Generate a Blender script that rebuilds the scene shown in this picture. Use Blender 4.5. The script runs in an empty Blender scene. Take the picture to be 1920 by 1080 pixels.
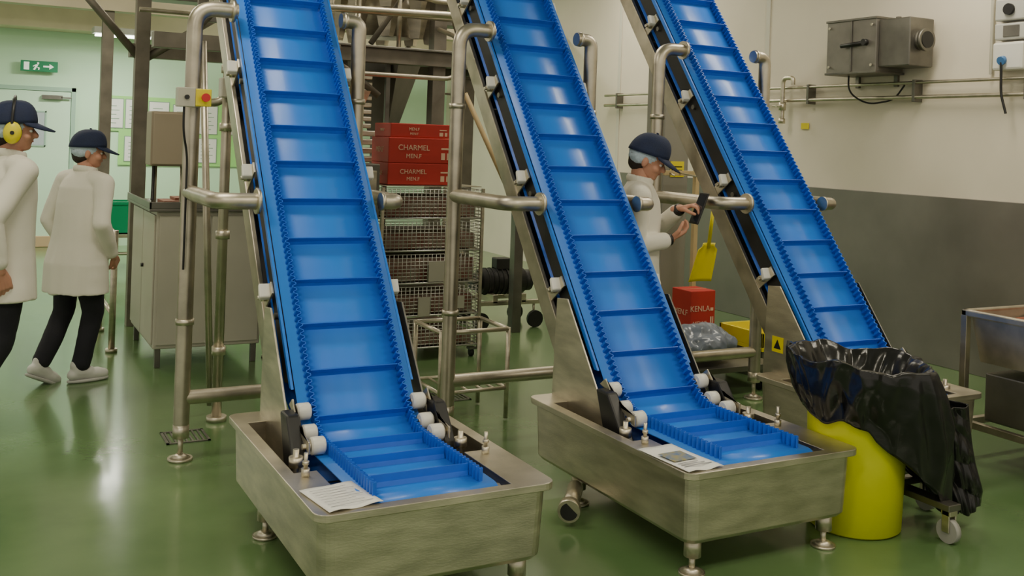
import bpy, bmesh, math, random
from mathutils import Vector, Matrix, noise, Euler
random.seed(7)
D=bpy.data
COL=bpy.context.scene.collection

# ---------------------------------------------------------------- materials
def mat(name,col,rough=.5,metal=0.,var=.0,vscale=6.,bump=0.,bscale=40.,col2=None,stretch=None,emit=None,alpha=None,coat=0.,trans=0.):
    m=D.materials.new(name); m.use_nodes=True
    nt=m.node_tree; b=nt.nodes['Principled BSDF']
    b.inputs['Base Color'].default_value=(*col,1); b.inputs['Roughness'].default_value=rough
    b.inputs['Metallic'].default_value=metal
    if coat: b.inputs['Coat Weight'].default_value=coat; b.inputs['Coat Roughness'].default_value=.12
    if trans: b.inputs['Transmission Weight'].default_value=trans
    if emit: b.inputs['Emission Color'].default_value=(*emit[0],1); b.inputs['Emission Strength'].default_value=emit[1]
    if alpha is not None: b.inputs['Alpha'].default_value=alpha
    tc=nt.nodes.new('ShaderNodeTexCoord'); src=tc.outputs['Object']
    if stretch:
        mp=nt.nodes.new('ShaderNodeMapping'); mp.inputs['Scale'].default_value=stretch
        nt.links.new(src,mp.inputs['Vector']); src=mp.outputs['Vector']
    if var or col2:
        n=nt.nodes.new('ShaderNodeTexNoise'); n.inputs['Scale'].default_value=vscale; n.inputs['Detail'].default_value=5
        nt.links.new(src,n.inputs['Vector'])
        r=nt.nodes.new('ShaderNodeValToRGB'); r.color_ramp.elements[0].position=.3; r.color_ramp.elements[1].position=.72
        c2=col2 if col2 else tuple(max(0,c*(1-var)) for c in col)
        r.color_ramp.elements[0].color=(*c2,1); r.color_ramp.elements[1].color=(*col,1)
        nt.links.new(n.outputs['Fac'],r.inputs['Fac']); nt.links.new(r.outputs['Color'],b.inputs['Base Color'])
        mr=nt.nodes.new('ShaderNodeMapRange'); mr.inputs['To Min'].default_value=max(.02,rough-.08); mr.inputs['To Max'].default_value=min(1,rough+.1)
        nt.links.new(n.outputs['Fac'],mr.inputs['Value']); nt.links.new(mr.outputs['Result'],b.inputs['Roughness'])
    if bump:
        n2=nt.nodes.new('ShaderNodeTexNoise'); n2.inputs['Scale'].default_value=bscale; n2.inputs['Detail'].default_value=4
        nt.links.new(src,n2.inputs['Vector'])
        bp=nt.nodes.new('ShaderNodeBump'); bp.inputs['Strength'].default_value=bump; bp.inputs['Distance'].default_value=.01
        nt.links.new(n2.outputs['Fac'],bp.inputs['Height']); nt.links.new(bp.outputs['Normal'],b.inputs['Normal'])
    return m
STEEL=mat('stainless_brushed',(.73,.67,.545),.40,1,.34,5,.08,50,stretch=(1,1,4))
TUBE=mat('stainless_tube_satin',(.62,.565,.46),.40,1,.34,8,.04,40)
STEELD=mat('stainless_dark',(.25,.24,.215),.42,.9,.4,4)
GALV=mat('galvanised_steelwork',(.25,.225,.185),.5,.6,.35,6)
BELT=mat('belt_blue',(.022,.200,.80),.38,0,.06,4,coat=.10)
BELTD=mat('belt_sidewall_blue',(.010,.125,.66),.42,0,.1,20)
WHITEP=mat('white_nylon',(.72,.71,.66),.35)
BLACK=mat('black_plastic',(.012,.012,.013),.4,0,.2,10)
DARK=mat('dark_panel',(.035,.035,.035),.5,.3,.3,5)
COAT=mat('white_coat_cotton',(.78,.75,.66),.85,0,.05,3,.05,60)
TROU=mat('navy_trousers',(.014,.014,.022),.85,0,.3,10,.2,60)
SHOE=mat('white_shoe',(.7,.7,.67),.5,0,.15,10)
SOLE=mat('shoe_sole',(.5,.5,.48),.6)
SKIN=mat('skin',(.55,.27,.18),.5,0,.15,10)
LIP=mat('lips',(.42,.13,.11),.5)
HAIR=mat('hair_dark',(.03,.02,.015),.7,0,.3,60,.4,200)
NAVY=mat('cap_navy',(.014,.024,.07),.8,0,.2,30,.2,150)
NET=mat('hairnet_blue',(.50,.62,.72),.8,0,.2,90,.3,200)
YEL=mat('yellow_plastic',(.80,.68,.01),.4,0,.08,5)
YBIN=mat('yellow_bin_plastic',(.66,.69,.02),.38,0,.12,4)
BAG=mat('black_bin_liner',(.012,.012,.013),.22,0,.3,10,.45,9)
CLEARB=mat('clear_polybag',(.24,.28,.36),.18,0,.4,10,.4,16)
RED=mat('red_carton',(.50,.028,.02),.6,0,.15,6)
PAPER=mat('paper',(.80,.80,.78),.7,0,.03,8)
INK=mat('ink_grey',(.25,.25,.27),.8)
INKB=mat('ink_blue',(.08,.16,.35),.8,0,.6,40,col2=(.35,.3,.1))
CAB=mat('cabinet_grey',(.52,.50,.42),.45,.15,.12,3)
REDB=mat('red_button',(.6,.02,.02),.35)
GREEN=mat('green_sign',(.01,.22,.10),.5)
GREENB=mat('green_crate_plastic',(.0,.34,.15),.5)
WOOD=mat('wood_pole',(.55,.42,.22),.6,0,.2,6)
LINER=mat('fitting_housing',(.6,.6,.58),.5)
LAMP=mat('lamp_tube',(1,1,1),.5,emit=((1,.97,.88),9))
GLASS=mat('door_glass',(.45,.5,.55),.1)
EYEW=mat('eye_white',(.8,.78,.75),.3)
MEAT=mat('product_red_brown',(.35,.09,.04),.6,0,.5,12,.6,20)

# ---------------------------------------------------------------- helpers
def G(name,loc=(0,0,0),rz=0,parent=None,rot=None,sc=1):
    e=D.objects.new(name,None); COL.objects.link(e); e.location=loc
    e.rotation_euler=rot if rot else (0,0,rz); e.scale=(sc,)*3; e.empty_display_size=.1
    if parent: e.parent=parent
    return e
def add(name,bm,m,parent=None,smooth=False,bevel=0,recalc=True):
    me=D.meshes.new(name)
    if recalc: bmesh.ops.recalc_face_normals(bm,faces=bm.faces[:])
    bm.to_mesh(me); bm.free()
    if smooth:
        for p in me.polygons: p.use_smooth=True
    o=D.objects.new(name,me); COL.objects.link(o); me.materials.append(m)
    if parent: o.parent=parent
    if bevel:
        b=o.modifiers.new('bevel','BEVEL'); b.width=bevel; b.segments=2; b.limit_method='ANGLE'
    return o
def addbox(bm,lo,hi):
    vs=[bm.verts.new((x,y,z)) for x in(lo[0],hi[0]) for y in(lo[1],hi[1]) for z in(lo[2],hi[2])]
    for f in((0,1,3,2),(4,6,7,5),(0,4,5,1),(2,3,7,6),(0,2,6,4),(1,5,7,3)): bm.faces.new([vs[i] for i in f])
    return vs
def box(parent,name,lo,hi,m,bevel=.004):
    bm=bmesh.new(); addbox(bm,lo,hi); return add(name,bm,m,parent,bevel=bevel)
def boxes(parent,name,lst,m,bevel=.003):
    bm=bmesh.new()
    for lo,hi in lst: addbox(bm,lo,hi)
    return add(name,bm,m,parent,bevel=bevel)
def basis(d):
    d=Vector(d).normalized(); a=Vector((0,0,1)) if abs(d.z)<.9 else Vector((1,0,0))
    u=d.cross(a).normalized(); return u,d.cross(u).normalized(),d
def addcyl(bm,p1,p2,r1,r2=None,n=20):
    r2=r1 if r2 is None else r2
    p1=Vector(p1);p2=Vector(p2);u,v,d=basis(p2-p1)
    A=[];B=[]
    for i in range(n):
        t=2*math.pi*i/n; w=u*math.cos(t)+v*math.sin(t)
        A.append(bm.verts.new(p1+w*r1)); B.append(bm.verts.new(p2+w*r2))
    for i in range(n): bm.faces.new((A[i],A[(i+1)%n],B[(i+1)%n],B[i]))
    bm.faces.new(A[::-1]); bm.faces.new(B)
def cyls(parent,name,lst,m,n=16):
    bm=bmesh.new()
    for c in lst: addcyl(bm,c[0],c[1],c[2],c[3] if len(c)>3 else None,n)
    o=add(name,bm,m,parent)
    if n>4:
        for p in o.data.polygons: p.use_smooth=len(p.vertices)==4
    return o
def roundpath(pts,rad,seg=7,closed=False):
    pts=[Vector(p) for p in pts]; out=[]
    n=len(pts)
    for i,p in enumerate(pts):
        if not closed and i in(0,n-1): out.append(p); continue
        a=pts[(i-1)%n]-p; b=pts[(i+1)%n]-p
        k=min(rad,a.length*.49,b.length*.49)
        q0=p+a.normalized()*k; q1=p+b.normalized()*k
        for j in range(seg+1):
            t=j/seg; out.append(q0*(1-t)**2+p*2*t*(1-t)+q1*t*t)
    return out
def tube(parent,name,pts,r,m,rad=0,closed=False,caps=True):
    if rad: pts=roundpath(pts,rad,closed=closed)
    cu=D.curves.new(name,'CURVE'); cu.dimensions='3D'; cu.bevel_depth=r; cu.bevel_resolution=5; cu.use_fill_caps=caps
    s=cu.splines.new('POLY'); s.points.add(len(pts)-1)
    for i,p in enumerate(pts): s.points[i].co=(*p,1)
    s.use_cyclic_u=closed; s.use_smooth=True
    o=D.objects.new(name,cu); COL.objects.link(o); cu.materials.append(m)
    if parent: o.parent=parent
    return o
def prismx(parent,name,yz,x0,x1,m,bevel=.002):
    bm=bmesh.new()
    A=[bm.verts.new((x0,y,z)) for y,z in yz]; B=[bm.verts.new((x1,y,z)) for y,z in yz]
    n=len(yz)
    bm.faces.new(A); bm.faces.new(B[::-1])
    for i in range(n): bm.faces.new((A[i],B[i],B[(i+1)%n],A[(i+1)%n]))
    return add(name,bm,m,parent,bevel=bevel)
def ellips(bm,c,r,rot=None,u=20,v=14):
    mx=Matrix.Translation(c)@(rot.to_matrix().to_4x4() if rot else Matrix())@Matrix.Diagonal((*r,1))
    bmesh.ops.create_uvsphere(bm,u_segments=u,v_segments=v,radius=1,matrix=mx)
def taper(bm,chain,n=16):
    for i in range(len(chain)-1):
        addcyl(bm,chain[i][0],chain[i+1][0],chain[i][1],chain[i+1][1],n)
    for p,r in chain: ellips(bm,p,(r,r,r),u=n,v=10)
def loft(bm,rings,n=28,pw=1.0):
    L=[]
    for cx,cy,z,rx,ry in rings:
        row=[]
        for i in range(n):
            t=2*math.pi*i/n; c=math.cos(t);s=math.sin(t)
            row.append(bm.verts.new((cx+rx*math.copysign(abs(c)**pw,c),cy+ry*math.copysign(abs(s)**pw,s),z)))
        L.append(row)
    for a,b in zip(L,L[1:]):
        for i in range(n): bm.faces.new((a[i],a[(i+1)%n],b[(i+1)%n],b[i]))
    bm.faces.new(L[0][::-1]); bm.faces.new(L[-1])
def fuse(parent,name,build,m,voxel=.012,smooth=6,disp=None,folds=None):
    bm=bmesh.new(); build(bm); o=add(name,bm,m,parent)
    r=o.modifiers.new('remesh','REMESH'); r.mode='VOXEL'; r.voxel_size=voxel; r.use_smooth_shade=True
    s=o.modifiers.new('smooth','SMOOTH'); s.iterations=smooth; s.factor=.5
    if disp:
        t=D.textures.new(name+'_folds','CLOUDS'); t.noise_scale=disp[1]; t.noise_depth=2
        d=o.modifiers.new('folds','DISPLACE'); d.texture=t; d.strength=disp[0]; d.texture_coords='LOCAL'; d.mid_level=.5
    if folds:   # bake the fused cloth and push drape folds into it
        dg=bpy.context.evaluated_depsgraph_get(); dg.update()
        me=D.meshes.new_from_object(o.evaluated_get(dg)); o.modifiers.clear(); o.data=me
        if not me.materials: me.materials.append(m)
        ns=[v.normal.copy() for v in me.vertices]
        for v,nn in zip(me.vertices,ns): v.co+=nn*folds(v.co)
        for p in me.polygons: p.use_smooth=True
    return o
def text(parent,name,body,loc,size,m,rot,align='CENTER',ext=.0008):
    c=D.curves.new(name,'FONT'); c.body=body; c.size=size; c.extrude=ext; c.align_x=align; c.align_y='CENTER'
    c.materials.append(m); o=D.objects.new(name,c); COL.objects.link(o); o.location=loc; o.rotation_euler=rot
    if parent: o.parent=parent
    return o

# ---------------------------------------------------------------- room
WX=7.2; BY=16.; LX=-6.; FY=-3.; CZ=4.3
fl=mat('green_epoxy_floor',(.145,.240,.095),.21,0,0,1.1,.05,25,col2=(.080,.155,.056),coat=.35)
box(None,'floor',(LX,FY,-.1),(WX+.2,BY+.2,0),fl,0)
wr=mat('wall_white_panels',(.76,.70,.585),.55,0,.15,.9,.03,8)
box(None,'wall_right',(WX,FY,0),(WX+.2,BY,CZ),wr,0)
wb=mat('wall_back_green',(.56,.80,.58),.6,0,.05,.8)
box(None,'wall_back',(LX,BY,0),(WX,BY+.2,CZ),wb,0)
box(None,'ceiling',(LX,FY,CZ),(WX+.2,BY+.2,CZ+.1),mat('ceiling_white',(.72,.68,.55),.7),0)
clad=mat('wall_cladding_grey',(.25,.235,.215),.40,.5,.3,1.5,.03,10)
box(None,'trim_1',(WX-.03,FY,0),(WX-.001,12.4,1.41),clad,.004)
boxes(None,'trim_2',[((WX-.012,y-.03,1.41),(WX-.001,y+.03,CZ)) for y in(10.7,8.0,3.0)],mat('panel_joint',(.62,.6,.52),.5),.002)
box(None,'trim_3',(LX,BY-.5,3.1),(WX,BY-.002,3.55),mat('soffit_beige',(.75,.66,.48),.6,0,.2,2),.01)
box(None,'baseboard_back',(LX,BY-.06,0),(1.9,BY-.002,.16),mat('kerb_tan',(.5,.36,.22),.6),.01)

d=G('door_1',(.0,BY,0))
frm=mat('door_pale_green',(.58,.80,.62),.45)
frd=mat('door_frame',(.33,.5,.40),.5)
boxes(d,'frame',[((1.24,-.05,0),(1.30,0,2.30)),((-.06,-.05,0),(0,0,2.30)),((-.06,-.05,2.24),(1.30,0,2.30))],frd)
box(d,'leaf',(.005,-.035,.01),(1.235,-.005,2.235),frm)
box(d,'window',(.58,-.042,1.46),(.90,-.034,1.93),GLASS)
boxes(d,'window_bead',[((.56,-.048,1.44),(.92,-.04,1.46)),((.56,-.048,1.93),(.92,-.04,1.95)),((.56,-.048,1.44),(.58,-.04,1.95)),((.9,-.048,1.44),(.92,-.04,1.95))],frd,0)
boxes(d,'door_closer',[((.85,-.1,2.12),(1.12,-.04,2.18)),((1.1,-.1,2.14),(1.24,-.08,2.16))],STEELD)
tube(d,'handle',[(.12,-.04,1.1),(.12,-.1,1.1),(.24,-.1,1.1)],.01,STEELD,.02)

s=G('exit_sign',(.8,BY-.12,2.58))
box(s,'panel',(-.24,-.02,-.075),(.24,.02,.075),GREEN)
cyls(s,'wall_brackets',[((-.15,0,0),(-.15,.12,0),.012),((.15,0,0),(.15,.12,0),.012)],STEELD)
def flat(parent,name,polys,m,y):
    bm=bmesh.new()
    for p in polys: bm.faces.new([bm.verts.new((x,y,z)) for x,z in p])
    return add(name,bm,m,parent)
PW=mat('sign_white',(.85,.85,.8),.5,emit=((.8,.85,.75),.4))
flat(s,'door_symbol',[[(-.2,-.055),(-.13,-.055),(-.13,.055),(-.2,.055)]],PW,-.022)
flat(s,'running_figure',[[(-.03,.03),(-.005,.03),(-.005,.055),(-.03,.055)],[(-.05,.022),(-.01,.028),(-.03,-.01),(-.055,-.005)],
 [(-.055,-.005),(-.03,-.01),(-.055,-.055),(-.08,-.05)],[(-.04,-.005),(-.025,-.01),(.005,-.02),(0,-.05),(-.015,-.05),(-.012,-.03)],[(-.05,.022),(-.085,0),(-.08,-.01),(-.04,.012)]],PW,-.022)
flat(s,'arrow_symbol',[[(.05,-.012),(.13,-.012),(.13,.012),(.05,.012)],[(.13,-.04),(.19,0),(.13,.04)]],PW,-.022)

nb=G('notice_board',(1.62,BY-.02,1.2)); NG=mat('notice_green',(.34,.70,.22),.6)
boxes(nb,'backing',[((.28,-.005,.0),(2.6,.01,1.02)),((0,-.005,.50),(.28,.01,1.02))],NG,0)
NP=mat('print_green',(.22,.34,.24),.8)
for i,(x,z,w,h) in enumerate([(.03,.55,.30,.42),(.37,.55,.27,.42),(.37,.06,.30,.36),(.70,.55,.28,.40),(.72,.08,.26,.34),(1.05,.5,.3,.42),(1.05,.06,.3,.34),(1.42,.5,.28,.42),(1.42,.06,.28,.36),(1.80,.5,.3,.42),(2.2,.5,.3,.42)]):
    boxes(nb,f'frame_{i}',[((x-.012,-.010,z-.012),(x+w+.012,-.006,z+h+.012))],NP,0)
    box(nb,f'sheet_{i}',(x,-.014,z),(x+w,-.0105,z+h),PAPER,0)
    boxes(nb,f'print_{i}',[((x+.05,-.0155,z+h*.15*k),(x+w-.05-.04*(k%2),-.0142,z+h*.15*k+.010)) for k in range(1,6)],NP,0)

def light(loc,L,W,power,col=(1,.90,.70)):
    g=G('ceiling_light',loc)
    box(g,'housing',(-L/2-.03,-W/2-.02,.02),(L/2+.03,W/2+.02,.1),LINER)
    cyls(g,'tubes',[((-L/2,-.05,0),(L/2,-.05,0),.014),((-L/2,.05,0),(L/2,.05,0),.014)],LAMP)
    la=D.lights.new('lamp','AREA'); la.shape='RECTANGLE'; la.size=L; la.size_y=W; la.energy=power; la.color=col
    o=D.objects.new('lamp',la); COL.objects.link(o); o.parent=g; o.location=(0,0,-.03)
    return g
for x,y,p in [(-1.5,1.0,72),(2.0,.6,72),(5.4,1.5,62),(.2,5.0,56),(5.9,5.2,56),(3.9,7.2,50),(.0,9.5,78),(5.9,10,56),(2.9,10.8,44)]:
    light((x,y,CZ-.12),1.8,.5,p)
for x,y,p in [(1.75,14.6,60),(-1.5,13.5,85),(4.6,13.5,60)]:
    g=light((x,y,2.98 if x<4 else CZ-.12),1.2 if x<1 or x>2 else .7,.3,p,(1,1,.84))
    if g.location.z<3.5:
        cyls(g,'suspension',[((-.25,0,.1),(-.25,0,CZ-g.location.z),.006),((.25,0,.1),(.25,0,CZ-g.location.z),.006)],STEELD)

# ---------------------------------------------------------------- conveyors
TH=math.radians(52.5); SI,CO=math.sin(TH),math.cos(TH); ZB=.45
def conveyor(cx,y0,TL,yc,bare=False):
    g=G('inclined_conveyor',(cx,y0,0))
    R=.30; tl=R*math.tan(TH/2); ya=yc-tl; ys=.10; L1=ya-ys; L2=R*TH; L3=4.1
    def P(s,n=0):
        if s<L1: y,z,a=ys+s,ZB,0
        elif s<L1+L2:
            a=(s-L1)/R; y=ya+R*math.sin(a); z=ZB+R*(1-math.cos(a))
        else:
            k=s-L1-L2; a=TH; y=ya+R*SI+k*CO; z=ZB+R*(1-CO)+k*SI
        return (y-math.sin(a)*n, z+math.cos(a)*n)
    TOT=L1+L2+L3
    I=lambda k,n: P(L1+L2+k,n)
    HB=.268; SW_=.214
    def ribbon(name,pts,hw,th,m):
        bm=bmesh.new(); prev=None
        for y,z in pts:
            a=bm.verts.new((-hw,y,z)); b=bm.verts.new((hw,y,z))
            if prev: bm.faces.new((prev[0],prev[1],b,a))
            prev=(a,b)
        o=add(name,bm,m,g,smooth=True); md=o.modifiers.new('thick','SOLIDIFY'); md.thickness=th; md.offset=0
        return o
    ss=[i*L1/4 for i in range(5)]+[L1+L2*i/10 for i in range(1,11)]+[L1+L2+L3*i/6 for i in range(1,7)]
    top=[P(s) for s in ss]
    nose=[(ys-.055*math.sin(t),ZB-.055+.055*math.cos(t)) for t in [math.pi*i/10 for i in range(10,0,-1)]]
    under=[(ya-.05,ZB-.11),(ys,ZB-.11)]
    ribbon('carry_belt',nose+top,HB,.006,BELT)
    kk=[.15,1.2,2.4,L3]
    ribbon('return_belt',[(ya-.02,ZB-.11)]+[I(k,-.17) for k in kk]+[(lambda c,t:(c[0]+.085*math.cos(t),c[1]+.085*math.sin(t)))(I(L3,-.085),TH-math.pi/2+math.pi*j/8) for j in range(1,8)],HB,.006,BELTD)
    ribbon('return_belt_lower',under,HB,.006,BELTD)
    for sx,nm in((-1,'left'),(1,'right')):
        bm=bmesh.new(); prev=None; pitch=.030; N=int((TOT-.02)/pitch*4)
        for i in range(N+1):
            s=i*pitch/4+.005
            off=(-.008,.008,.008,-.008)[i%4]
            a=P(s,.001); b=P(s,.053)
            va=bm.verts.new((sx*SW_+off,a[0],a[1])); vb=bm.verts.new((sx*SW_+off,b[0],b[1]))
            if prev: bm.faces.new((prev[0],va,vb,prev[1]))
            prev=(va,vb)
        o=add('sidewall_'+nm,bm,BELTD,g); md=o.modifiers.new('thick','SOLIDIFY'); md.thickness=.004; md.offset=0
    bm=bmesh.new(); s=.10 if not bare else .05
    while s<TOT-.02:
        pts=[P(s-.012,.0),P(s+.008,.0),P(s+.003,.02),P(s+.002,.048),P(s-.004,.050),P(s-.004,.02)]
        A=[bm.verts.new((-.203,y,z)) for y,z in pts]; B=[bm.verts.new((.203,y,z)) for y,z in pts]
        n=len(pts); bm.faces.new(A); bm.faces.new(B[::-1])
        for i in range(n): bm.faces.new((A[i],B[i],B[(i+1)%n],A[(i+1)%n]))
        s+=.2245
    add('flights',bm,BELTD,g,bevel=.002)
    for sx,nm in((-1,'left'),(1,'right')):
        xa,xb=sorted((sx*.265,sx*.242))
        prismx(g,'slider_side_'+nm,[I(.12,-.012),I(L3-.05,-.012),I(L3-.05,-.15),I(.2,-.15)],xa,xb,DARK)
        xa,xb=sorted((sx*.28,sx*.305))
        prismx(g,'side_channel_'+nm,[I(.25,-.19),I(L3-.02,-.19),I(L3-.02,-.30),I(.33,-.30)],xa,xb,TUBE,.004)
        xa,xb=sorted((sx*.272,sx*.284))
        prismx(g,'drip_edge_'+nm,[I(.10,-.004),I(L3,-.004),I(L3,-.03),I(.12,-.03)],xa,xb,BELT,.001)
        xa,xb=sorted((sx*.312,sx*.322))
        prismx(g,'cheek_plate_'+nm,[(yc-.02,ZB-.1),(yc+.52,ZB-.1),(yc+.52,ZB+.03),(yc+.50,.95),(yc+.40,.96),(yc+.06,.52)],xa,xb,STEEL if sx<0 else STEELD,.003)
        for k in(.62,1.30,1.98,2.66,3.3):
            xa,xb=sorted((sx*.285,sx*.296))
            prismx(g,'bracket_'+nm,[I(k-.03,-.035),I(k+.03,-.035),I(k+.03,-.2),I(k-.03,-.2)],xa,xb,STEEL)
            xa,xb=sorted((sx*.285,sx*.345))
            prismx(g,'bracket_foot_'+nm,[I(k-.03,-.07),I(k+.035,-.055),I(k+.035,-.075),I(k-.03,-.10)],xa,xb,WHITEP,.006)
            c=I(k,-.13)
            cyls(g,'clamp_stud_'+nm,[((sx*.29,c[0],c[1]),(sx*.325,c[0],c[1]),.018),((sx*.325,c[0],c[1]),(sx*.34,c[0],c[1]),.010)],STEEL)
    bm=bmesh.new()
    for k in(.5,1.2,1.9,2.6,3.3):
        c=I(k,-.09); addcyl(bm,(-.285,c[0],c[1]),(.285,c[0],c[1]),.016)
        c=I(k,-.25); addcyl(bm,(-.28,c[0],c[1]),(.28,c[0],c[1]),.02)
    add('cross_ties',bm,STEELD,g)
    prismx(g,'slider_bed',[I(.1,-.012),I(L3-.05,-.012),I(L3-.05,-.03),I(.12,-.03)],-.242,.242,WHITEP)
    prismx(g,'drip_pan',[I(.33,-.29),I(L3-.02,-.29),I(L3-.02,-.298),I(.33,-.298)],-.28,.28,STEELD)
    for sx,nm in((-1,'left'),(1,'right')):
        cs=[P(L1+f,.042) for f in(-.02,.115,.25)]
        o=cyls(g,'bend_rollers_'+nm,[((sx*.232,y,z),(sx*.292,y,z),.036) for y,z in cs],WHITEP,28)
        b_=o.modifiers.new('b','BEVEL'); b_.width=.006; b_.limit_method='ANGLE'
        cyls(g,'roller_axles_'+nm,[((sx*.228,y,z),(sx*.325,y,z),.011) for y,z in cs]+[((sx*.292,y,z),(sx*.299,y,z),.02) for y,z in cs],STEEL)
        lo=P(L1-.06,.02);hi=P(L1+.30,.02)
        lo2=P(L1-.06,.07);hi2=P(L1+.30,.075)
        xa,xb=sorted((sx*.303,sx*.311))
        prismx(g,'roller_arm_'+nm,[lo,hi,hi2,P(L1+.12,.065),lo2],xa,xb,STEEL)
        xa,xb=sorted((sx*.30,sx*.36))
        prismx(g,'bearing_block_'+nm,[(ya-.06,ZB-.06),(ya+.12,ZB-.06),(ya+.2,ZB+.14),(ya+.1,ZB+.14)],xa,xb,BLACK,.01)
        cyls(g,'clamp_studs_'+nm,[((sx*.36,ya-.06,ZB-.12),(sx*.36,ya-.06,ZB+.05),.012),((sx*.36,ya-.06,ZB-.02),(sx*.36,ya-.06,ZB+.02),.028)],STEEL)
    cyls(g,'tail_shaft',[((-.29,ys,ZB-.055),(.29,ys,ZB-.055),.045),((-.325,ys,ZB-.055),(.325,ys,ZB-.055),.016)],STEEL)
    x0,x1=-.46,.49; zt=ZB; zb=.145
    def rr(ins,r,z):
        a,b,c,e=x0+ins,x1-ins,ins,TL-ins; out=[]
        for (px,py,t0) in((b-r,c+r,-90),(b-r,e-r,0),(a+r,e-r,90),(a+r,c+r,180)):
            for j in range(6):
                t=math.radians(t0+90*j/5); out.append((px+r*math.cos(t),py+r*math.sin(t),z))
        return out
    bm=bmesh.new()
    loops=[rr(0,.05,zt),rr(0,.05,zt-.028),rr(.008,.05,zt-.032),rr(.024,.05,zt-.034),rr(.034,.05,zb+.02),rr(.05,.05,zb)]
    V=[[bm.verts.new(p) for p in l] for l in loops]
    n=len(V[0])
    for a,b in zip(V,V[1:]):
        for i in range(n): bm.faces.new((a[i],a[(i+1)%n],b[(i+1)%n],b[i]))
    bm.faces.new(V[-1])
    yp=min(.47,TL*.5)
    op=[(-.315,.05),(.315,.05),(.315,yp),(x1-.055,yp),(x1-.055,TL-.17),(x0+.055,TL-.17),(x0+.055,yp),(-.315,yp)]
    O=[bm.verts.new((x,y,zt)) for x,y in op]; Ob=[bm.verts.new((x,y,zb+.04)) for x,y in op]; m8=len(op)
    ie=[bm.edges.new((O[i],O[(i+1)%m8])) for i in range(m8)]
    oe=[bm.edges.get((V[0][i],V[0][(i+1)%n])) for i in range(n)]
    bmesh.ops.triangle_fill(bm,edges=ie+oe,use_beauty=True)
    for i in range(m8): bm.faces.new((O[i],Ob[i],Ob[(i+1)%m8],O[(i+1)%m8]))
    bm.faces.new(Ob)
    o=add('trough',bm,STEEL,g,bevel=.004)
    lgs=[(x0+.11,.10),(x1-.11,.10),(x0+.10,TL-.36),(x1-.10,TL-.36)]
    cyls(g,'trough_legs',[((x,y,.075),(x,y,zb+.01),.036) for x,y in lgs],STEEL)
    cyls(g,'levelling_feet',[((x,y,.012),(x,y,.08),.013) for x,y in lgs]+[((x,y,0),(x,y,.012),.055) for x,y in lgs]+[((x,y,.012),(x,y,.03),.05,.018) for x,y in lgs],STEEL)
    rb=((-.375,yp-.05),(.39,yp-.05))
    cyls(g,'rim_bolts',[((x,y,zt),(x,y,zt+.03),.016) for x,y in rb]+[((x,y,zt+.03),(x,y,zt+.09),.008) for x,y in rb]+[((x,y,zt+.045),(x,y,zt+.058),.013) for x,y in rb],STEEL)
    py=yc+1.40; xl,xr=-.51,.40; zt2=2.40; rT=.042
    for sx,xp,nm in((-1,xl,'left'),(1,xr,'right')):
        tube(g,'arch_post_'+nm,[(xp,py,.13),(xp,py,zt2),(sx*.29,py,zt2)],rT,TUBE,.13 if sx<0 else .105)
        cyls(g,'post_foot_'+nm,[((xp,py,.015),(xp,py,.14),.014),((xp,py,0),(xp,py,.015),.065),((xp,py,.015),(xp,py,.035),.055,.02),((xp,py,.12),(xp,py,.19),.043)],STEEL)
        ym=yc+.74
        tube(g,'mid_rail_'+nm,[(xp,py,1.42),(xp,ym-.02,1.42),(sx*.312,ym-.02,1.42)],rT-.002,TUBE,.10)
        fr=.062 if sx<0 else .046
        cyls(g,'rail_flange_'+nm,[((sx*.325,ym-.02,1.42),(sx*.308,ym-.02,1.42),fr),((sx*.325,py,zt2),(sx*.305,py,zt2),fr)],STEEL)
    cyls(g,'post_collars',[((xl,py,z),(xl,py,z+.03),.049) for z in(1.93,.72)]+[((xr,py,z),(xr,py,z+.03),.049) for z in(1.93,)],STEEL)
    tube(g,'lower_crossbar',[(xl,py,.33),(xr,py,.33)],.038,TUBE)
    return g
c1=conveyor(1.53,3.33,1.38,.81)
c2=conveyor(3.01,3.20,1.33,.80)
c3=conveyor(4.50,3.70,.82,.37,True)

e=G('emergency_stop_box',(1.02,5.435,1.92))
box(e,'bracket',(-.04,.02,-.05),(.03,.056,.05),STEEL)
box(e,'grey_half',(-.10,-.04,-.05),(-.01,.03,.05),CAB)
box(e,'yellow_half',(-.01,-.04,-.045),(.07,.03,.045),YEL)
cyls(e,'mushroom_button',[((.035,-.04,0),(.035,-.065,0),.014),((.035,-.065,0),(.035,-.08,0),.022)],REDB)
cyls(e,'push_button',[((-.055,-.04,.0),(-.055,-.055,0),.012)],BLACK)
tube(e,'cable',[(-.06,0,-.05),(-.06,0,-.18),(-.03,.03,-.3),(-.03,.035,-.9)],.006,BLACK,.06)
st=G('warning_sticker',(4.50-.3225,4.47,.62))
box(st,'label',(-.003,-.045,-.045),(-.0005,.045,.045),YEL,0)
bm=bmesh.new(); bm.faces.new([bm.verts.new(p) for p in((-.004,.03,-.025),(-.004,-.03,-.025),(-.004,0,.03))]); add('symbol',bm,BLACK,st)

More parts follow.
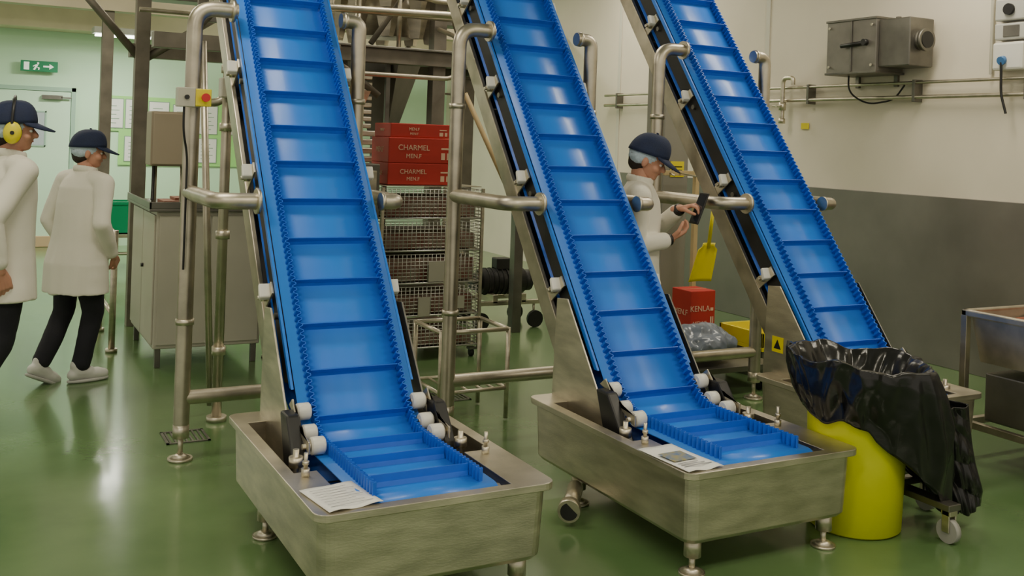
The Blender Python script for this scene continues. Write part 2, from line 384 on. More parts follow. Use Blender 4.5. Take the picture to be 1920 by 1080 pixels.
def sheet(name,loc,rz,w,h,img):
    g=G(name,loc,rz)
    bm=bmesh.new(); N=10
    V=[[bm.verts.new(((i/N-.5)*w,(j/N-.5)*h,.002+.004*math.sin(i*.9)*math.cos(j*.5)+ .004)) for j in range(N+1)] for i in range(N+1)]
    for i in range(N):
        for j in range(N): bm.faces.new((V[i][j],V[i+1][j],V[i+1][j+1],V[i][j+1]))
    o=add('sheet',bm,PAPER,g,smooth=True); md=o.modifiers.new('t','SOLIDIFY'); md.thickness=.0015
    if img:
        box(g,'picture',(-.07,-.05,.0108),(.05,.06,.0112),INKB,0)
        L=[((-.075,-.12+.02*k,.0108),(.07-.02*k,-.114+.02*k,.0112)) for k in range(3)]
    else:
        L=[((-w*.4,-h*.38+k*h*.1,.0108),(w*(.38-.1*(k%3)),-h*.38+k*h*.1+.003,.0112)) for k in range(8)]
    boxes(g,'printing',L,INK,0)
sheet('paper_sheet',(1.205,3.48,.4505),math.radians(8),.21,.25,False)
sheet('printed_leaflet',(2.645,3.385,.4505),math.radians(3),.185,.33,True)

# ---------------------------------------------------------------- people
def hand(parent,name,wrist,d,nrm,side,curl=.5,spread=1.):
    d=Vector(d).normalized(); nz=Vector(nrm); nz=(nz-d*nz.dot(d)).normalized(); y=nz.cross(d)*side
    M=Matrix((( d.x,y.x,nz.x,wrist[0]),(d.y,y.y,nz.y,wrist[1]),(d.z,y.z,nz.z,wrist[2]),(0,0,0,1)))
    T=lambda p: M@Vector(p)
    def b(bm):
        taper(bm,[(T((-.04,0,0)),.026),(T((0,0,0)),.024)])
        for yy in(.026,.009,-.009,-.026):
            taper(bm,[(T((0.005,yy*.55,0)),.015),(T((.045,yy,0)),.0145),(T((.088,yy,.001)),.011)],12)
        for i,(yy,L) in enumerate(((.030,.070),(.010,.078),(-.011,.073),(-.030,.056))):
            p=Vector((.085,yy,0)); a=0; ch=[(T(p),.0098)]
            for k,fr in enumerate((.45,.31,.24)):
                a+=curl*(.75,1.,.7)[k]+.05*i*curl
                p=p+Vector((math.cos(a),yy*1.2*spread*(1 if k==0 else 0),-math.sin(a)))*L*fr
                ch.append((T(p),(.0092,.0084,.0074)[k]))
            taper(bm,ch,10)
        taper(bm,[(T((.018,.02,-.006)),.016),(T((.05,.048,-.016)),.0125),(T((.078,.055,-.03-.01*curl)),.0105),(T((.100,.048,-.042-.015*curl)),.009)],10)
    return fuse(parent,name,b,SKIN,.0036,3)
def person(name,loc,heading,sc,p):
    g=G(name,loc,heading,sc=sc)
    lean=p.get('lean',.0)
    hem=p.get('hem',.72); seed=loc[0]*7
    ox=lambda z: lean*max(0,(z-.95))/.5
    hL,hR=p['legs']
    def trousers(bm):
        ellips(bm,(ox(.95),0,.93),(.125,.17,.13))
        for h,k,a,_,_ in(hL,hR):
            k=Vector(k);a=Vector(a);h=Vector(h)
            taper(bm,[(h,.105),(h.lerp(k,.5),.094),(k,.076),(k.lerp(a,.35),.072),(a+Vector((0,0,.02)),.064)])
    fuse(g,'trousers',trousers,TROU,.011,6,folds=lambda c: .008*noise.noise(Vector((c.x*9,c.y*9,c.z*3+seed)))+.003*noise.noise(Vector((c.x*6,c.y*6,c.z*16))))
    for nm,(h,k,a,td,pt) in(('left',hL),('right',hR)):
        piv=G('shoe_pivot_'+nm,a,td,parent=g,rot=(0,pt,td))
        def shoe(bm):
            taper(bm,[((-.055,0,-.055),.038),((.03,0,-.055),.040),((.12,0,-.062),.044),((.165,0,-.068),.036)])
            taper(bm,[((-.03,0,.01),.044),((-.02,0,-.03),.046),((.06,0,-.045),.043)])
        fuse(piv,'shoe_'+nm,shoe,SHOE,.007,5)
        def sole(bm):
            loft(bm,[(0,0,-.112,.001,.001),(.055,0,-.11,.148,.047),(.055,0,-.09,.150,.049),(.055,0,-.088,.1,.03)])
        fuse(piv,'sole_'+nm,sole,SOLE,.007,2)
    AL,AR=p['arms']
    def coat(bm):
        fl=p.get('flare',1.)
        loft(bm,[(ox(hem),0,hem,.168*fl,.232*fl),(ox(.85),0,.85,.160*fl,.220*fl),(ox(1.0),0,1.0,.152,.210),(ox(1.12),0,1.12,.146,.202),(ox(1.27),0,1.27,.144,.198),(ox(1.38),0,1.38,.130,.190),(ox(1.44),0,1.44,.103,.160),(ox(1.49),0,1.49,.075,.095),(ox(1.52),0,1.52,.065,.07)],n=48,pw=.95)
        for s_,e_,w_ in(AL,AR):
            s_=Vector(s_);e_=Vector(e_);w_=Vector(w_)
            inn=Vector((s_.x,s_.y*.55,s_.z+.015))
            taper(bm,[(inn,.075),(s_,.073),(s_.lerp(e_,.5),.064),(e_,.058),(e_.lerp(w_,.5),.053),(w_,.048)],24)
    def cf_(c):
        lo=max(0,min(1,(1.25-c.z)/.55)); arm=max(0,min(1,(abs(c.y)-.19)/.04))
        t=math.atan2(c.y,c.x)
        drape=math.sin(t*7+seed+.8*math.sin(c.z*3))*.55+math.sin(t*12+2*seed)*.3      # long hanging pleats
        soft=noise.noise(Vector((c.x*4+seed,c.y*4,c.z*2.2)))
        dg=noise.noise(Vector(((c.x+c.z*.5)*5,c.y*4+seed,(c.z-c.x*.4)*5)))
        cr=noise.noise(Vector((c.x*4,c.y*4,c.z*13+seed)))
        return .009*drape*lo*(1-arm)+.006*soft+.004*dg+.004*arm*cr
    fuse(g,'lab_coat',coat,COAT,.008,5,folds=cf_)
    cx=ox(1.5)
    def collar(bm):
        n=24
        for i in range(n):
            t=2*math.pi*i/n
            if abs(((t+math.pi)%(2*math.pi))-math.pi)<.25: continue
            ellips(bm,(cx+.068*math.cos(t),.072*math.sin(t),1.505+.012*math.cos(t+math.pi)),(.016,.016,.026),u=10,v=8)
    fuse(g,'collar',collar,COAT,.006,4)
    hy,hp=p.get('head_yaw',0),p.get('head_pitch',0)
    def neck(bm): taper(bm,[((cx-.005,0,1.46),.062),((cx+.012,0,1.56),.056)])
    fuse(g,'neck',neck,SKIN,.008,4)
    hd=G('head_pivot',(cx+.008,0,1.545),parent=g,rot=(0,hp,hy),sc=1.07)
    def head(bm):
        ellips(bm,(-.006,0,.105),(.096,.076,.098))
        ellips(bm,(.028,0,.06),(.068,.060,.085))
        ellips(bm,(.052,0,.008),(.036,.036,.026))
        ellips(bm,(.03,0,.022),(.05,.052,.04))
        taper(bm,[((.086,0,.092),.010),((.105,0,.062),.0145)],10)
        for s_ in(1,-1):
            ellips(bm,(.090,s_*.012*1.1,.056),(.011,.009,.008),u=10,v=8)
            ellips(bm,(.062,s_*.038,.055),(.026,.024,.024))
            ellips(bm,(.080,s_*.028,.103),(.013,.024,.009))
            ellips(bm,(-.004,s_*.078,.068),(.018,.009,.032))
        ellips(bm,(-.01,0,.0),(.05,.048,.05))
    fuse(hd,'face',head,SKIN,.0055,3)
    for s_ in(1,-1):
        bm=bmesh.new(); ellips(bm,(.0785,s_*.030,.085),(.011,.013,.0085),u=14,v=10); add('eye_white',bm,EYEW,hd,True)
        bm=bmesh.new(); ellips(bm,(.0875,s_*.030,.085),(.004,.0055,.0055),u=12,v=8); add('iris',bm,BLACK,hd,True)
        bm=bmesh.new(); taper(bm,[((.090,s_*.014,.106),.0035),((.088,s_*.032,.109),.004),((.076,s_*.046,.104),.003)],8); add('eyebrow',bm,HAIR,hd,True)
    def lips(bm): taper(bm,[((.080,-.020,.032),.004),((.090,0,.034),.0068),((.080,.020,.032),.004)],10)
    fuse(hd,'mouth',lips,LIP,.003,2)
    def hair(bm):
        ellips(bm,(-.030,0,.088),(.083,.079,.082)); ellips(bm,(-.045,0,.045),(.055,.062,.05))
    fuse(hd,'hair',hair,HAIR,.007,3)
    def net(bm):
        ellips(bm,(-.020,0,.108),(.100,.086,.088)); ellips(bm,(-.036,0,.075),(.076,.084,.052),u=20,v=12)
    fuse(hd,'hairnet',net,NET,.007,3,(.012,.02))
    bm=bmesh.new(); N=32; K=9; prev=None
    for k in range(K+1):
        f=k/K; z=.112+.122*math.sin(f*math.pi/2); r=math.cos(f*math.pi/2)**.72 if k<K else .001
        row=[bm.verts.new((-.010+.118*r*math.cos(2*math.pi*i/N),.099*r*math.sin(2*math.pi*i/N),z+.014*math.cos(2*math.pi*i/N)*r)) for i in range(N)]
        if prev:
            for i in range(N): bm.faces.new((prev[i],prev[(i+1)%N],row[(i+1)%N],row[i]))
        prev=row
    o=add('cap_crown',bm,NAVY,hd,True); md=o.modifiers.new('t','SOLIDIFY'); md.thickness=.005
    bm=bmesh.new(); A=[];B=[]
    for i in range(17):
        t=math.radians(-62+124*i/16)
        A.append(bm.verts.new((-.010+.116*math.cos(t),.098*math.sin(t),.128-.004*(1-math.cos(t)))))
        k=math.cos(t*1.4)**.6 if abs(t*1.4)<math.pi/2 else 0
        B.append(bm.verts.new((-.010+.116*math.cos(t)+.088*k,.098*math.sin(t)*.95,.128-.034*k-.012*abs(math.sin(t)))))
    for i in range(16): bm.faces.new((A[i],A[i+1],B[i+1],B[i]))
    o=add('cap_peak',bm,NAVY,hd,True); md=o.modifiers.new('t','SOLIDIFY'); md.thickness=.006
    bm=bmesh.new(); ellips(bm,(-.010,0,.237),(.009,.009,.005),u=10,v=6); add('cap_button',bm,NAVY,hd,True)
    if p.get('muffs'):
        for s_ in(1,-1):
            def cup(bm): ellips(bm,(.0,s_*.108,.07),(.043,.030,.056))
            fuse(hd,'ear_defender_cup',cup,YEL,.006,3)
            def pad(bm): ellips(bm,(.0,s_*.086,.07),(.045,.016,.056))
            fuse(hd,'ear_defender_cushion',pad,BLACK,.006,2)
            cyls(hd,'cup_emblem',[((0,s_*.136,.07),(0,s_*.1395,.07),.010)],BLACK)
        tube(hd,'ear_defender_band',[(.0,-.118,.085)]+[(-.005,-.120*math.cos(t),.115+.138*math.sin(t)) for t in[math.pi*i/14 for i in range(15)]]+[(0,.118,.085)],.007,BLACK)
    if p.get('cuffs'):
        for s_,e_,w_ in(AL,AR):
            w_=Vector(w_);dd=(w_-Vector(e_)).normalized()
            def cf(bm): addcyl(bm,w_+dd*.005,w_+dd*.055,.041,.036)
            fuse(g,'dark_cuff',cf,BLACK,.007,3)
    for nm,(s_,e_,w_),h in(('left',AL,p['hands'][0]),('right',AR,p['hands'][1])):
        w_=Vector(w_);dd=(w_-Vector(e_)).normalized()
        hand(g,'hand_'+nm,w_+dd*.055,h[0],h[1],h[2],h[3])
    return g

person('walking_man',(.655,7.51,0),math.radians(34),.965,dict(lean=.04,hem=.64,flare=1.12,
  legs=(((-.0,.10,.90),(.0,.11,.50),(-.18,.10,.145),.0,.45),((.0,-.09,.90),(.09,-.08,.50),(.02,-.05,.112),-.30,0)),
  arms=(((.04,.19,1.42),(-.02,.29,1.14),(.10,.24,.92)),((.04,-.20,1.42),(-.04,-.28,1.14),(.11,-.22,.93))),
  hands=(((.75,-.35,-.6),(.2,1,0),1,.6),((.75,.45,-.6),(.2,-1,0),-1,.6)),head_yaw=math.radians(-40),head_pitch=.12))
person('walking_man',(.155,6.345,0),math.radians(20),1.05,dict(lean=.03,hem=.74,flare=1.05,muffs=True,
  legs=(((0,.10,.90),(-.02,.11,.50),(-.22,.11,.112),0,0),((0,-.09,.90),(-.04,-.10,.50),(-.30,-.11,.14),0,.3)),
  arms=(((.03,.19,1.42),(-.05,.26,1.14),(.08,.25,.92)),((.03,-.19,1.42),(-.15,-.25,1.17),(-.10,-.24,.96))),
  hands=(((.5,0,-1),(0,1,0),1,.6),((.3,0,-1),(0,-1,0),-1,.6)),head_yaw=math.radians(-24),head_pitch=.05))
person('standing_man',(3.60,5.13,0),math.radians(-34),1.025,dict(lean=.02,hem=.62,flare=1.02,cuffs=True,
  legs=(((0,.10,.90),(.02,.11,.50),(0,.12,.112),.1,0),((0,-.10,.90),(.02,-.11,.50),(.02,-.12,.112),-.1,0)),
  arms=(((.02,.19,1.41),(.12,.20,1.18),(.24,.02,1.315)),((.02,-.19,1.41),(.0,-.24,1.13),(.165,-.15,1.16))),
  hands=(((.7,-.35,.22),(-.5,.2,.8),-1,.7),((.8,.25,.45),(-.1,-.3,-1),1,.6)),head_yaw=math.radians(-6),head_pitch=.40))
tb=G('handheld_tablet',(3.882,4.865,1.385),rot=(0,math.radians(20),math.radians(-14)))
box(tb,'case',(-.006,-.06,-.10),(.006,.06,.10),BLACK,.005)
box(tb,'screen',(-.0075,-.052,-.088),(-.0058,.052,.088),mat('screen_glass',(.03,.035,.045),.1),0)

# ---------------------------------------------------------------- yellow bin with black liner
bn=G('yellow_bin',(3.725,3.44,0))
bm=bmesh.new(); N=48; prof=[(.0,.0),(.195,.0),(.212,.012),(.222,.35),(.228,.58),(.240,.59),(.240,.62),(.22,.62),(.212,.35),(.20,.03),(.0,.03)]
rows=[[bm.verts.new((max(r,.0005)*math.cos(2*math.pi*i/N),max(r,.0005)*math.sin(2*math.pi*i/N),z)) for i in range(N)] for r,z in prof]
for a,b in zip(rows,rows[1:]):
    for i in range(N): bm.faces.new((a[i],a[(i+1)%N],b[(i+1)%N],b[i]))
add('bin_body',bm,YBIN,bn,True)
RD=Vector((.883,-.469,0)); FD=Vector((.469,.883,0))
bm=bmesh.new(); N=260
prof=[(.0,.13,.40),(.0,.19,.52),(.0,.26,.66),(.0,.315,.77),(.0,.335,.795),(.0,.352,.79),(.02,.362,.76),(.05,.360,.70),(.08,.345,.63),(.10,.32,.56),(.12,.29,.49)]
pp=[]
for a,b in zip(prof,prof[1:]):
    for k in range(6): t=k/6; pp.append(tuple(a[j]*(1-t)+b[j]*t for j in range(3)))
pp.append(prof[-1]); rows=[]
for j,(of,r,z) in enumerate(pp):
    f=j/(len(pp)-1); row=[]
    for i in range(N):
        t=2*math.pi*i/N; dirv=Vector((math.cos(t),math.sin(t),0)); k=dirv.dot(RD)
        out=max(0,(f-.45)/.55)
        tw=t+.25*out*math.sin(t*2+1)
        fold=.013*math.sin(tw*11+2*math.sin(t*3)+2.5*f)*(.25+out)+.007*math.sin(tw*23+1.3+5*f)*(.2+out)+.014*math.sin(t*4+1)
        nz=noise.noise(Vector((dirv.x*2.2,dirv.y*2.2,z*3)))*.035+(.25-abs(noise.noise(Vector((dirv.x*4,dirv.y*4,z*5+3)))))*.04
        rr_=r+fold+nz-.012 - .055*out*(1-k)*.5
        zz=z-.035*k*min(1,f*2) -.34*out*max(0,k+.15)**1.3 + .012*math.sin(t*5+.5)*f + (.015*out*(1-k)*.5) + noise.noise(Vector((dirv.x*3,dirv.y*3,1.7)))*.03
        rr_=max(rr_,.252) if f>.40 else rr_
        row.append(bm.verts.new(dirv*rr_+RD*(of*max(0,k)+.06*out*max(0,k))+Vector((0,0,zz))))
    rows.append(row)
for a,b in zip(rows,rows[1:]):
    for i in range(N): bm.faces.new((a[i],a[(i+1)%N],b[(i+1)%N],b[i]))
bm.faces.new(rows[0])
o=add('black_liner',bm,BAG,bn,True); md=o.modifiers.new('t','SOLIDIFY'); md.thickness=.003
bm=bmesh.new(); NU,NV=70,70
for side in(0,1):
    V=[]
    for j in range(NV+1):
        v=j/NV; row=[]
        for i in range(NU+1):
            u_=i/NU
            half=.19-.02*math.sin(v*3)-.06*v; cxx=.34+.17*v
            x=cxx+(u_-.5)*2*half*(1-.25*max(0,v-.85)/.15)
            th=.10*math.sin(math.pi*u_)**.6*(1-.4*v)*(1 if side else -1)
            w_=math.sin(math.pi*u_)**.4
            cr_=(.25-abs(noise.noise(Vector((x*7-v*2,v*2.5,side*5.)))))*.07+noise.noise(Vector((x*16,v*5,side*3.)))*.016+.008*math.sin(u_*34+v*5)
            z=.58-.49*v+.05*noise.noise(Vector((u_*3,7,side)))*v+.02*math.sin(u_*9)*v
            row.append(bm.verts.new(RD*x+FD*(th+cr_*w_+.02)+Vector((0,0,z))))
        V.append(row)
    for j in range(NV):
        for i in range(NU): bm.faces.new((V[j][i],V[j][i+1],V[j+1][i+1],V[j+1][i]))
o=add('liner_tail',bm,BAG,bn,True,recalc=False); md=o.modifiers.new('t','SOLIDIFY'); md.thickness=.003
GW=mat('castor_tyre_grey',(.32,.32,.30),.5)
dl=G('castor_dolly',(.395,-.17,0),parent=bn)
boxes(dl,'frame',[((-.2,-.2,.15),(-.12,.2,.18)),((-.2,.14,.15),(.14,.2,.18))],STEELD)
for x,y in((-.16,-.17),(-.16,.17),(.10,.17)):
    cyls(dl,'castor_wheel',[((x-.016,y,.055),(x+.016,y,.055),.055)],GW,24)
    boxes(dl,'castor_fork',[((x-.026,y-.02,.05),(x-.018,y+.02,.15)),((x+.018,y-.02,.05),(x+.026,y+.02,.15)),((x-.026,y-.025,.125),(x+.026,y+.025,.15))],STEEL)

# ---------------------------------------------------------------- tote cart at right edge
ct=G('stainless_tub_cart',(5.15,2.85,0))
W,Lc=1.0,1.15
boxes(ct,'rim',[((0,0,.82),(.04,Lc,.86)),((W-.04,0,.82),(W,Lc,.86)),((0,0,.82),(W,.04,.86)),((0,Lc-.04,.82),(W,Lc,.86))],TUBE,.008)
boxes(ct,'legs',[((x,y,.13),(x+.04,y+.04,.83)) for x in(0,W-.04) for y in(0,Lc-.04)],TUBE)
boxes(ct,'lower_rails',[((0,0,.18),(.04,Lc,.22)),((W-.04,0,.18),(W,Lc,.22)),((0,0,.18),(W,.04,.22)),((0,Lc-.04,.18),(W,Lc,.22)),((0,Lc*.5,.18),(W,Lc*.5+.03,.21))],TUBE)
bm=bmesh.new()
a=[(.04,.04),(W-.04,.04),(W-.04,Lc-.04),(.04,Lc-.04)]; b=[(.08,.08),(W-.08,.08),(W-.08,Lc-.08),(.08,Lc-.08)]
A=[bm.verts.new((x,y,.84)) for x,y in a];B=[bm.verts.new((x,y,.56)) for x,y in b]
for i in range(4): bm.faces.new((A[i],A[(i+1)%4],B[(i+1)%4],B[i]))
bm.faces.new(B); o=add('tub',bm,TUBE,ct); md=o.modifiers.new('t','SOLIDIFY'); md.thickness=.004
bm=bmesh.new(); N=24; V=[[bm.verts.new((.07+(W-.14)*i/N,.07+(Lc-.14)*j/N,.80+.03*noise.noise(Vector((i*.5,j*.5,0))))) for j in range(N+1)] for i in range(N+1)]
for i in range(N):
    for j in range(N): bm.faces.new((V[i][j],V[i+1][j],V[i+1][j+1],V[i][j+1]))
add('product',bm,MEAT,ct,True)
box(ct,'lower_box',(.10,.25,.22),(.80,Lc-.1,.50),STEELD,.01)
for x in(.02,W-.02):
    for y in(.02,Lc-.02):
        cyls(ct,'castor_wheel',[((x-.018,y,.06),(x+.018,y,.06),.06)],BLACK,24)
        boxes(ct,'castor_fork',[((x-.028,y-.02,.055),(x-.02,y+.02,.14)),((x+.02,y-.02,.055),(x+.028,y+.02,.14)),((x-.028,y-.025,.125),(x+.028,y+.025,.14))],STEELD)

# ---------------------------------------------------------------- right wall services
UN=mat('fan_unit_grey',(.26,.245,.22),.42,.7,.3,5)
ub=G('wall_fan_unit',(WX,0,0))
box(ub,'housing',(-.36,6.25,2.46),(-.02,6.82,2.93),UN,.006)
boxes(ub,'housing_flanges',[((-.37,6.24,2.92),(-.01,6.83,2.94)),((-.37,6.24,2.45),(-.01,6.83,2.47)),((-.37,6.52,2.47),(-.362,6.54,2.92))],STEELD)
box(ub,'motor_box',(-.33,5.92,2.50),(-.04,6.25,2.91),STEELD,.01)
cyls(ub,'outlet_duct',[((-.20,5.94,2.72),(-.20,5.87,2.72),.085),((-.20,5.88,2.72),(-.20,5.85,2.72),.095)],STEELD,28)
cyls(ub,'duct_mouth',[((-.20,5.849,2.72),(-.20,5.845,2.72),.07)],BLACK,28)
cyls(ub,'arm_handle',[((-.37,6.36,2.72),(-.39,6.62,2.70),.018),((-.36,6.36,2.72),(-.40,6.36,2.72),.028)],BLACK)
boxes(ub,'brackets',[((-.03,6.3,2.35),(0,6.34,2.97)),((-.03,6.74,2.35),(0,6.78,2.97))],STEELD)
cyls(ub,'corner_bolts',[((-.37,y,z),(-.378,y,z),.012) for y in(6.29,6.78) for z in(2.52,2.87)],STEEL)
tube(ub,'cable',[(-.2,6.7,2.47),(-.2,6.7,2.30),(-.12,6.55,2.19),(-.06,6.3,2.23),(-.05,6.2,2.36)],.008,BLACK,.1)
pr=G('wall_pipe_rail',(WX,0,0))
tube(pr,'upper_pipe',[(-.08,3.0,2.375),(-.08,10.9,2.375)],.014,TUBE)
tube(pr,'lower_pipe',[(-.08,3.0,2.25),(-.08,10.9,2.25)],.018,TUBE)
boxes(pr,'pipe_clips',[((-.10,y,2.21),(0,y+.03,2.40)) for y in(3.5,5.0,6.05,7.3,8.6,9.6,10.6)],STEELD)
vl=G('wall_valve_loop',(WX-.13,7.62,2.2))
tube(vl,'loop',[(0,0,-.16),(0,0,.27),(0,-.14,.27),(0,-.14,.20)],.022,STEEL,.06)
cyls(vl,'valve_body',[((0,0,-.05),(0,0,.03),.035),((0,0,-.18),(0,0,-.13),.033),((0,0,-.01),(-.08,0,-.01),.012),((-.07,.06,-.01),(-.07,-.06,-.01),.010)],STEEL)
box(G('yellow_tag',(WX-.012,7.42,2.0)),'label',(-.004,-.05,-.03),(.004,.05,.03),YEL,0)
sk=G('wall_socket_group',(WX,5.2,0))
tube(sk,'conduit',[(-.03,.17,2.42),(-.03,.17,CZ)],.014,CAB)
SW=mat('socket_grey',(.50,.50,.47),.4)
box(sk,'isolator_box',(-.1,-.17,2.83),(0,.10,3.0),SW,.012)
box(sk,'mid_box',(-.1,-.17,2.68),(0,.10,2.81),SW,.012)
box(sk,'mid_window',(-.106,-.12,2.70),(-.1,.02,2.79),STEELD,.003)
box(sk,'socket_box',(-.12,-.17,2.44),(0,.10,2.66),WHITEP,.02)
cyls(sk,'rotary_knob',[((-.1,-.03,2.915),(-.125,-.03,2.915),.045)],BLACK)
cyls(sk,'blue_socket',[((-.11,.0,2.52),(-.15,.0,2.51),.034)],mat('socket_blue',(.06,.18,.42),.4))
tube(sk,'lead',[(-.14,-.0,2.5),(-.13,0,2.25),(-.12,-.04,2.1)],.010,BLACK,.05)

# ---------------------------------------------------------------- background plant
pl=G('steel_platform',(0,0,0))
cols=[(1.3,9.5),(4.55,9.6),(1.3,12.2),(3.62,8.28)]
boxes(pl,'columns',[((x-.06,y-.06,0),(x+.06,y+.06,CZ)) for x,y in cols],GALV)
boxes(pl,'deck_beams',[((1.2,8.15,2.38),(4.7,8.27,2.5)),((1.2,9.5,2.38),(4.7,9.62,2.5)),((2.55,8.1,2.40),(2.67,9.7,2.5)),((4.45,8.1,2.4),(4.57,9.7,2.5)),((1.2,8.15,2.95),(4.7,8.22,3.03)),((1.2,9.45,3.25),(4.7,9.57,3.37)),((-2,9.45,3.3),(1.2,9.57,3.42))],GALV)
box(pl,'deck_plate',(2.5,8.1,2.5),(4.7,9.7,2.52),STEELD)
cyls(pl,'handrails',[((1.3,8.15,2.8),(4.7,8.15,2.8),.02),((2.4,8.15,3.2),(4.7,8.15,3.2),.02)]+[((x,8.15,2.5),(x,8.15,3.25),.02) for x in(2.6,3.2,3.8,4.6)],STEEL)
cyls(pl,'braces',[((1.3,9.5,2.35),(.55,9.5,3.2),.035),((1.3,9.5,2.35),(2.1,9.5,2.9),.035),((3.05,8.2,2.1),(2.5,8.2,2.5),.03),((4.0,8.2,3.0),(3.3,8.9,3.6),.03),((2.7,8.2,3.0),(3.3,8.2,3.7),.025),((1.5,8.3,2.5),(2.3,8.3,3.5),.03),((3.0,8.3,2.55),(3.5,8.3,3.3),.025),((4.3,8.3,2.55),(3.7,8.3,3.2),.025)],GALV)
boxes(pl,'platform_posts',[((x,8.15,0),(x+.09,8.24,2.4)) for x in(4.4,)],STEELD)
boxes(pl,'roof_beams',[((-2,12.1,3.05),(7.1,12.3,3.25)),((-2,14.2,3.4),(7.1,14.4,3.6))],mat('beam_cream',(.68,.60,.44),.6,0,.2,2))
HP=G('multihead_weigher',(3.35,8.9,2.52),parent=pl)
for i in range(10):
    t=2*math.pi*i/10; c=Vector((.46*math.cos(t),.46*math.sin(t),0))
    cyls(HP,'weigh_bucket',[((c.x,c.y,.12),(c.x,c.y,.34),.06,.11),((c.x,c.y,.38),(c.x,c.y,.60),.07,.13)],STEEL,4)
cyls(HP,'centre_cone',[((0,0,.62),(0,0,.82),.40,.06),((0,0,.15),(0,0,.62),.25)],STEEL,28)
cyls(HP,'stand',[((x,y,0),(x,y,.45),.03) for x in(-.4,.4) for y in(-.4,.4)],STEEL)
cyls(HP,'feed_chute',[((0,0,1.0),(0,0,1.45),.16,.34)],STEELD,4)
cyls(pl,'discharge_chute',[((3.3,8.75,1.80),(3.3,8.75,2.42),.14,.36)],STEELD,4)
cyls(pl,'discharge_spout',[((3.3,8.75,1.5),(3.3,8.75,1.82),.11)],STEELD,4)
boxes(pl,'louvre_slats',[((2.9,8.35,1.45+.075*k),(3.3,8.6,1.50+.075*k)) for k in range(5)]+[((2.78,8.35,1.82+.06*k),(3.05,8.6,1.86+.06*k)) for k in range(8)],STEEL,.008)
boxes(pl,'louvre_posts',[((x,8.42,0),(x+.04,8.46,2.4)) for x in(2.80,3.2)],STEELD)
boxes(pl,'hanging_frames',[((1.55,8.3,2.6),(1.60,8.35,4.2)),((2.45,8.3,2.5),(2.50,8.35,4.2)),((1.55,8.3,2.62),(2.5,8.35,2.68)),((1.55,8.3,3.1),(2.5,8.35,3.16)),((4.1,8.5,2.5),(4.16,8.56,4.2)),((2.9,8.4,3.42),(4.7,8.46,3.5))],STEELD)
cyls(pl,'transfer_hoppers',[((2.0,8.8,2.55),(2.0,8.8,3.05),.14,.36),((4.25,8.9,2.6),(4.25,8.9,3.1),.12,.30)],STEEL,4)
op=G('overhead_pipework',(0,0,0))
for i,pts in enumerate([[(1.1,7.9,3.05),(3.6,7.9,3.05),(3.6,7.9,4.3)],[(1.9,7.6,2.72),(3.9,7.6,2.78),(4.4,7.6,3.3),(5.2,8.0,3.3)],[(1.2,9.0,2.75),(2.3,9.0,2.75),(2.3,9.0,4.3)],[(2.0,8.8,4.3),(2.0,8.8,2.2),(2.0,8.6,2.0)],[(3.9,7.9,4.3),(3.9,7.9,2.65),(4.3,7.9,2.65)],[(-1.5,11.5,3.6),(5.5,11.5,3.6)],[(1.45,7.2,4.3),(1.45,7.2,2.6),(1.9,7.6,2.6)],[(1.6,7.4,2.2),(1.6,7.4,1.95),(1.35,7.4,1.95),(1.35,7.4,2.3)],[(2.6,7.8,4.3),(2.6,7.8,3.3),(3.3,7.8,2.9),(4.2,7.8,2.9)],[(1.2,7.5,2.9),(1.9,7.5,2.95),(1.9,7.5,4.3)],[(2.7,7.7,2.25),(3.55,7.7,2.25),(3.55,7.7,2.6),(3.55,8.1,2.7)]]):
    tube(op,f'pipe_{i}',pts,(.022,.03,.02,.035,.03,.05,.02,.03,.025,.025,.02)[i],STEEL if i%2 else TUBE,.12)
boxes(op,'cable_tray',[((1.0,10.2,3.0),(5.2,10.5,3.05)),((1.0,10.2,3.05),(5.2,10.22,3.1)),((1.0,10.48,3.05),(5.2,10.5,3.1))]+[((x,10.33,3.05),(x+.02,10.35,CZ)) for x in(1.6,3.2,4.8)],STEELD)

cb=G('control_cabinet',(1.2,7.72,0))
box(cb,'body',(0,0,.14),(.78,1.15,1.15),CAB,.01)
boxes(cb,'doors',[((.02,-.012,.17),(.385,0,1.12)),((.395,-.012,.17),(.76,0,1.12)),((-.012,.03,.17),(0,.56,1.12)),((-.012,.58,.17),(0,1.12,1.12))],CAB,.004)
boxes(cb,'top_tray',[((-.06,-.05,1.15),(.80,1.15,1.17)),((-.06,-.05,1.17),(.80,-.035,1.22)),((-.06,-.05,1.17),(-.045,1.15,1.22))],STEELD)
boxes(cb,'legs',[((x,y,0),(x+.04,y+.04,.14)) for x in(.02,.72) for y in(.02,1.09)],STEELD)
cyls(cb,'locks',[((-.012,.5,.7),(-.03,.5,.7),.015),((.36,-.012,.7),(.36,-.03,.7),.015)],BLACK)
boxes(cb,'cards_on_top',[((.1,.35,1.17),(.4,.65,1.2)),((.2,.45,1.2),(.5,.7,1.22))],mat('brown_card',(.25,.10,.06),.7),.002)
BG=mat('box_brown_grey',(.30,.25,.18),.5,.3)
box(cb,'junction_box',(-.06,0,1.48),(.26,.24,1.88),BG,.01)
box(cb,'junction_box_lid',(-.048,-.014,1.492),(.248,0,1.868),mat('box_lid',(.36,.30,.22),.5,.3),.006)
cyls(cb,'box_posts',[((.0,.18,1.16),(.0,.18,1.49),.018),((.2,.18,1.16),(.2,.18,1.49),.018)],STEEL)
tube(cb,'box_cables',[(-.02,.1,1.48),(-.02,.1,1.36),(-.03,.05,1.23)],.012,BLACK,.05)
mf=G('machine_side_frame',(1.0,8.4,0))
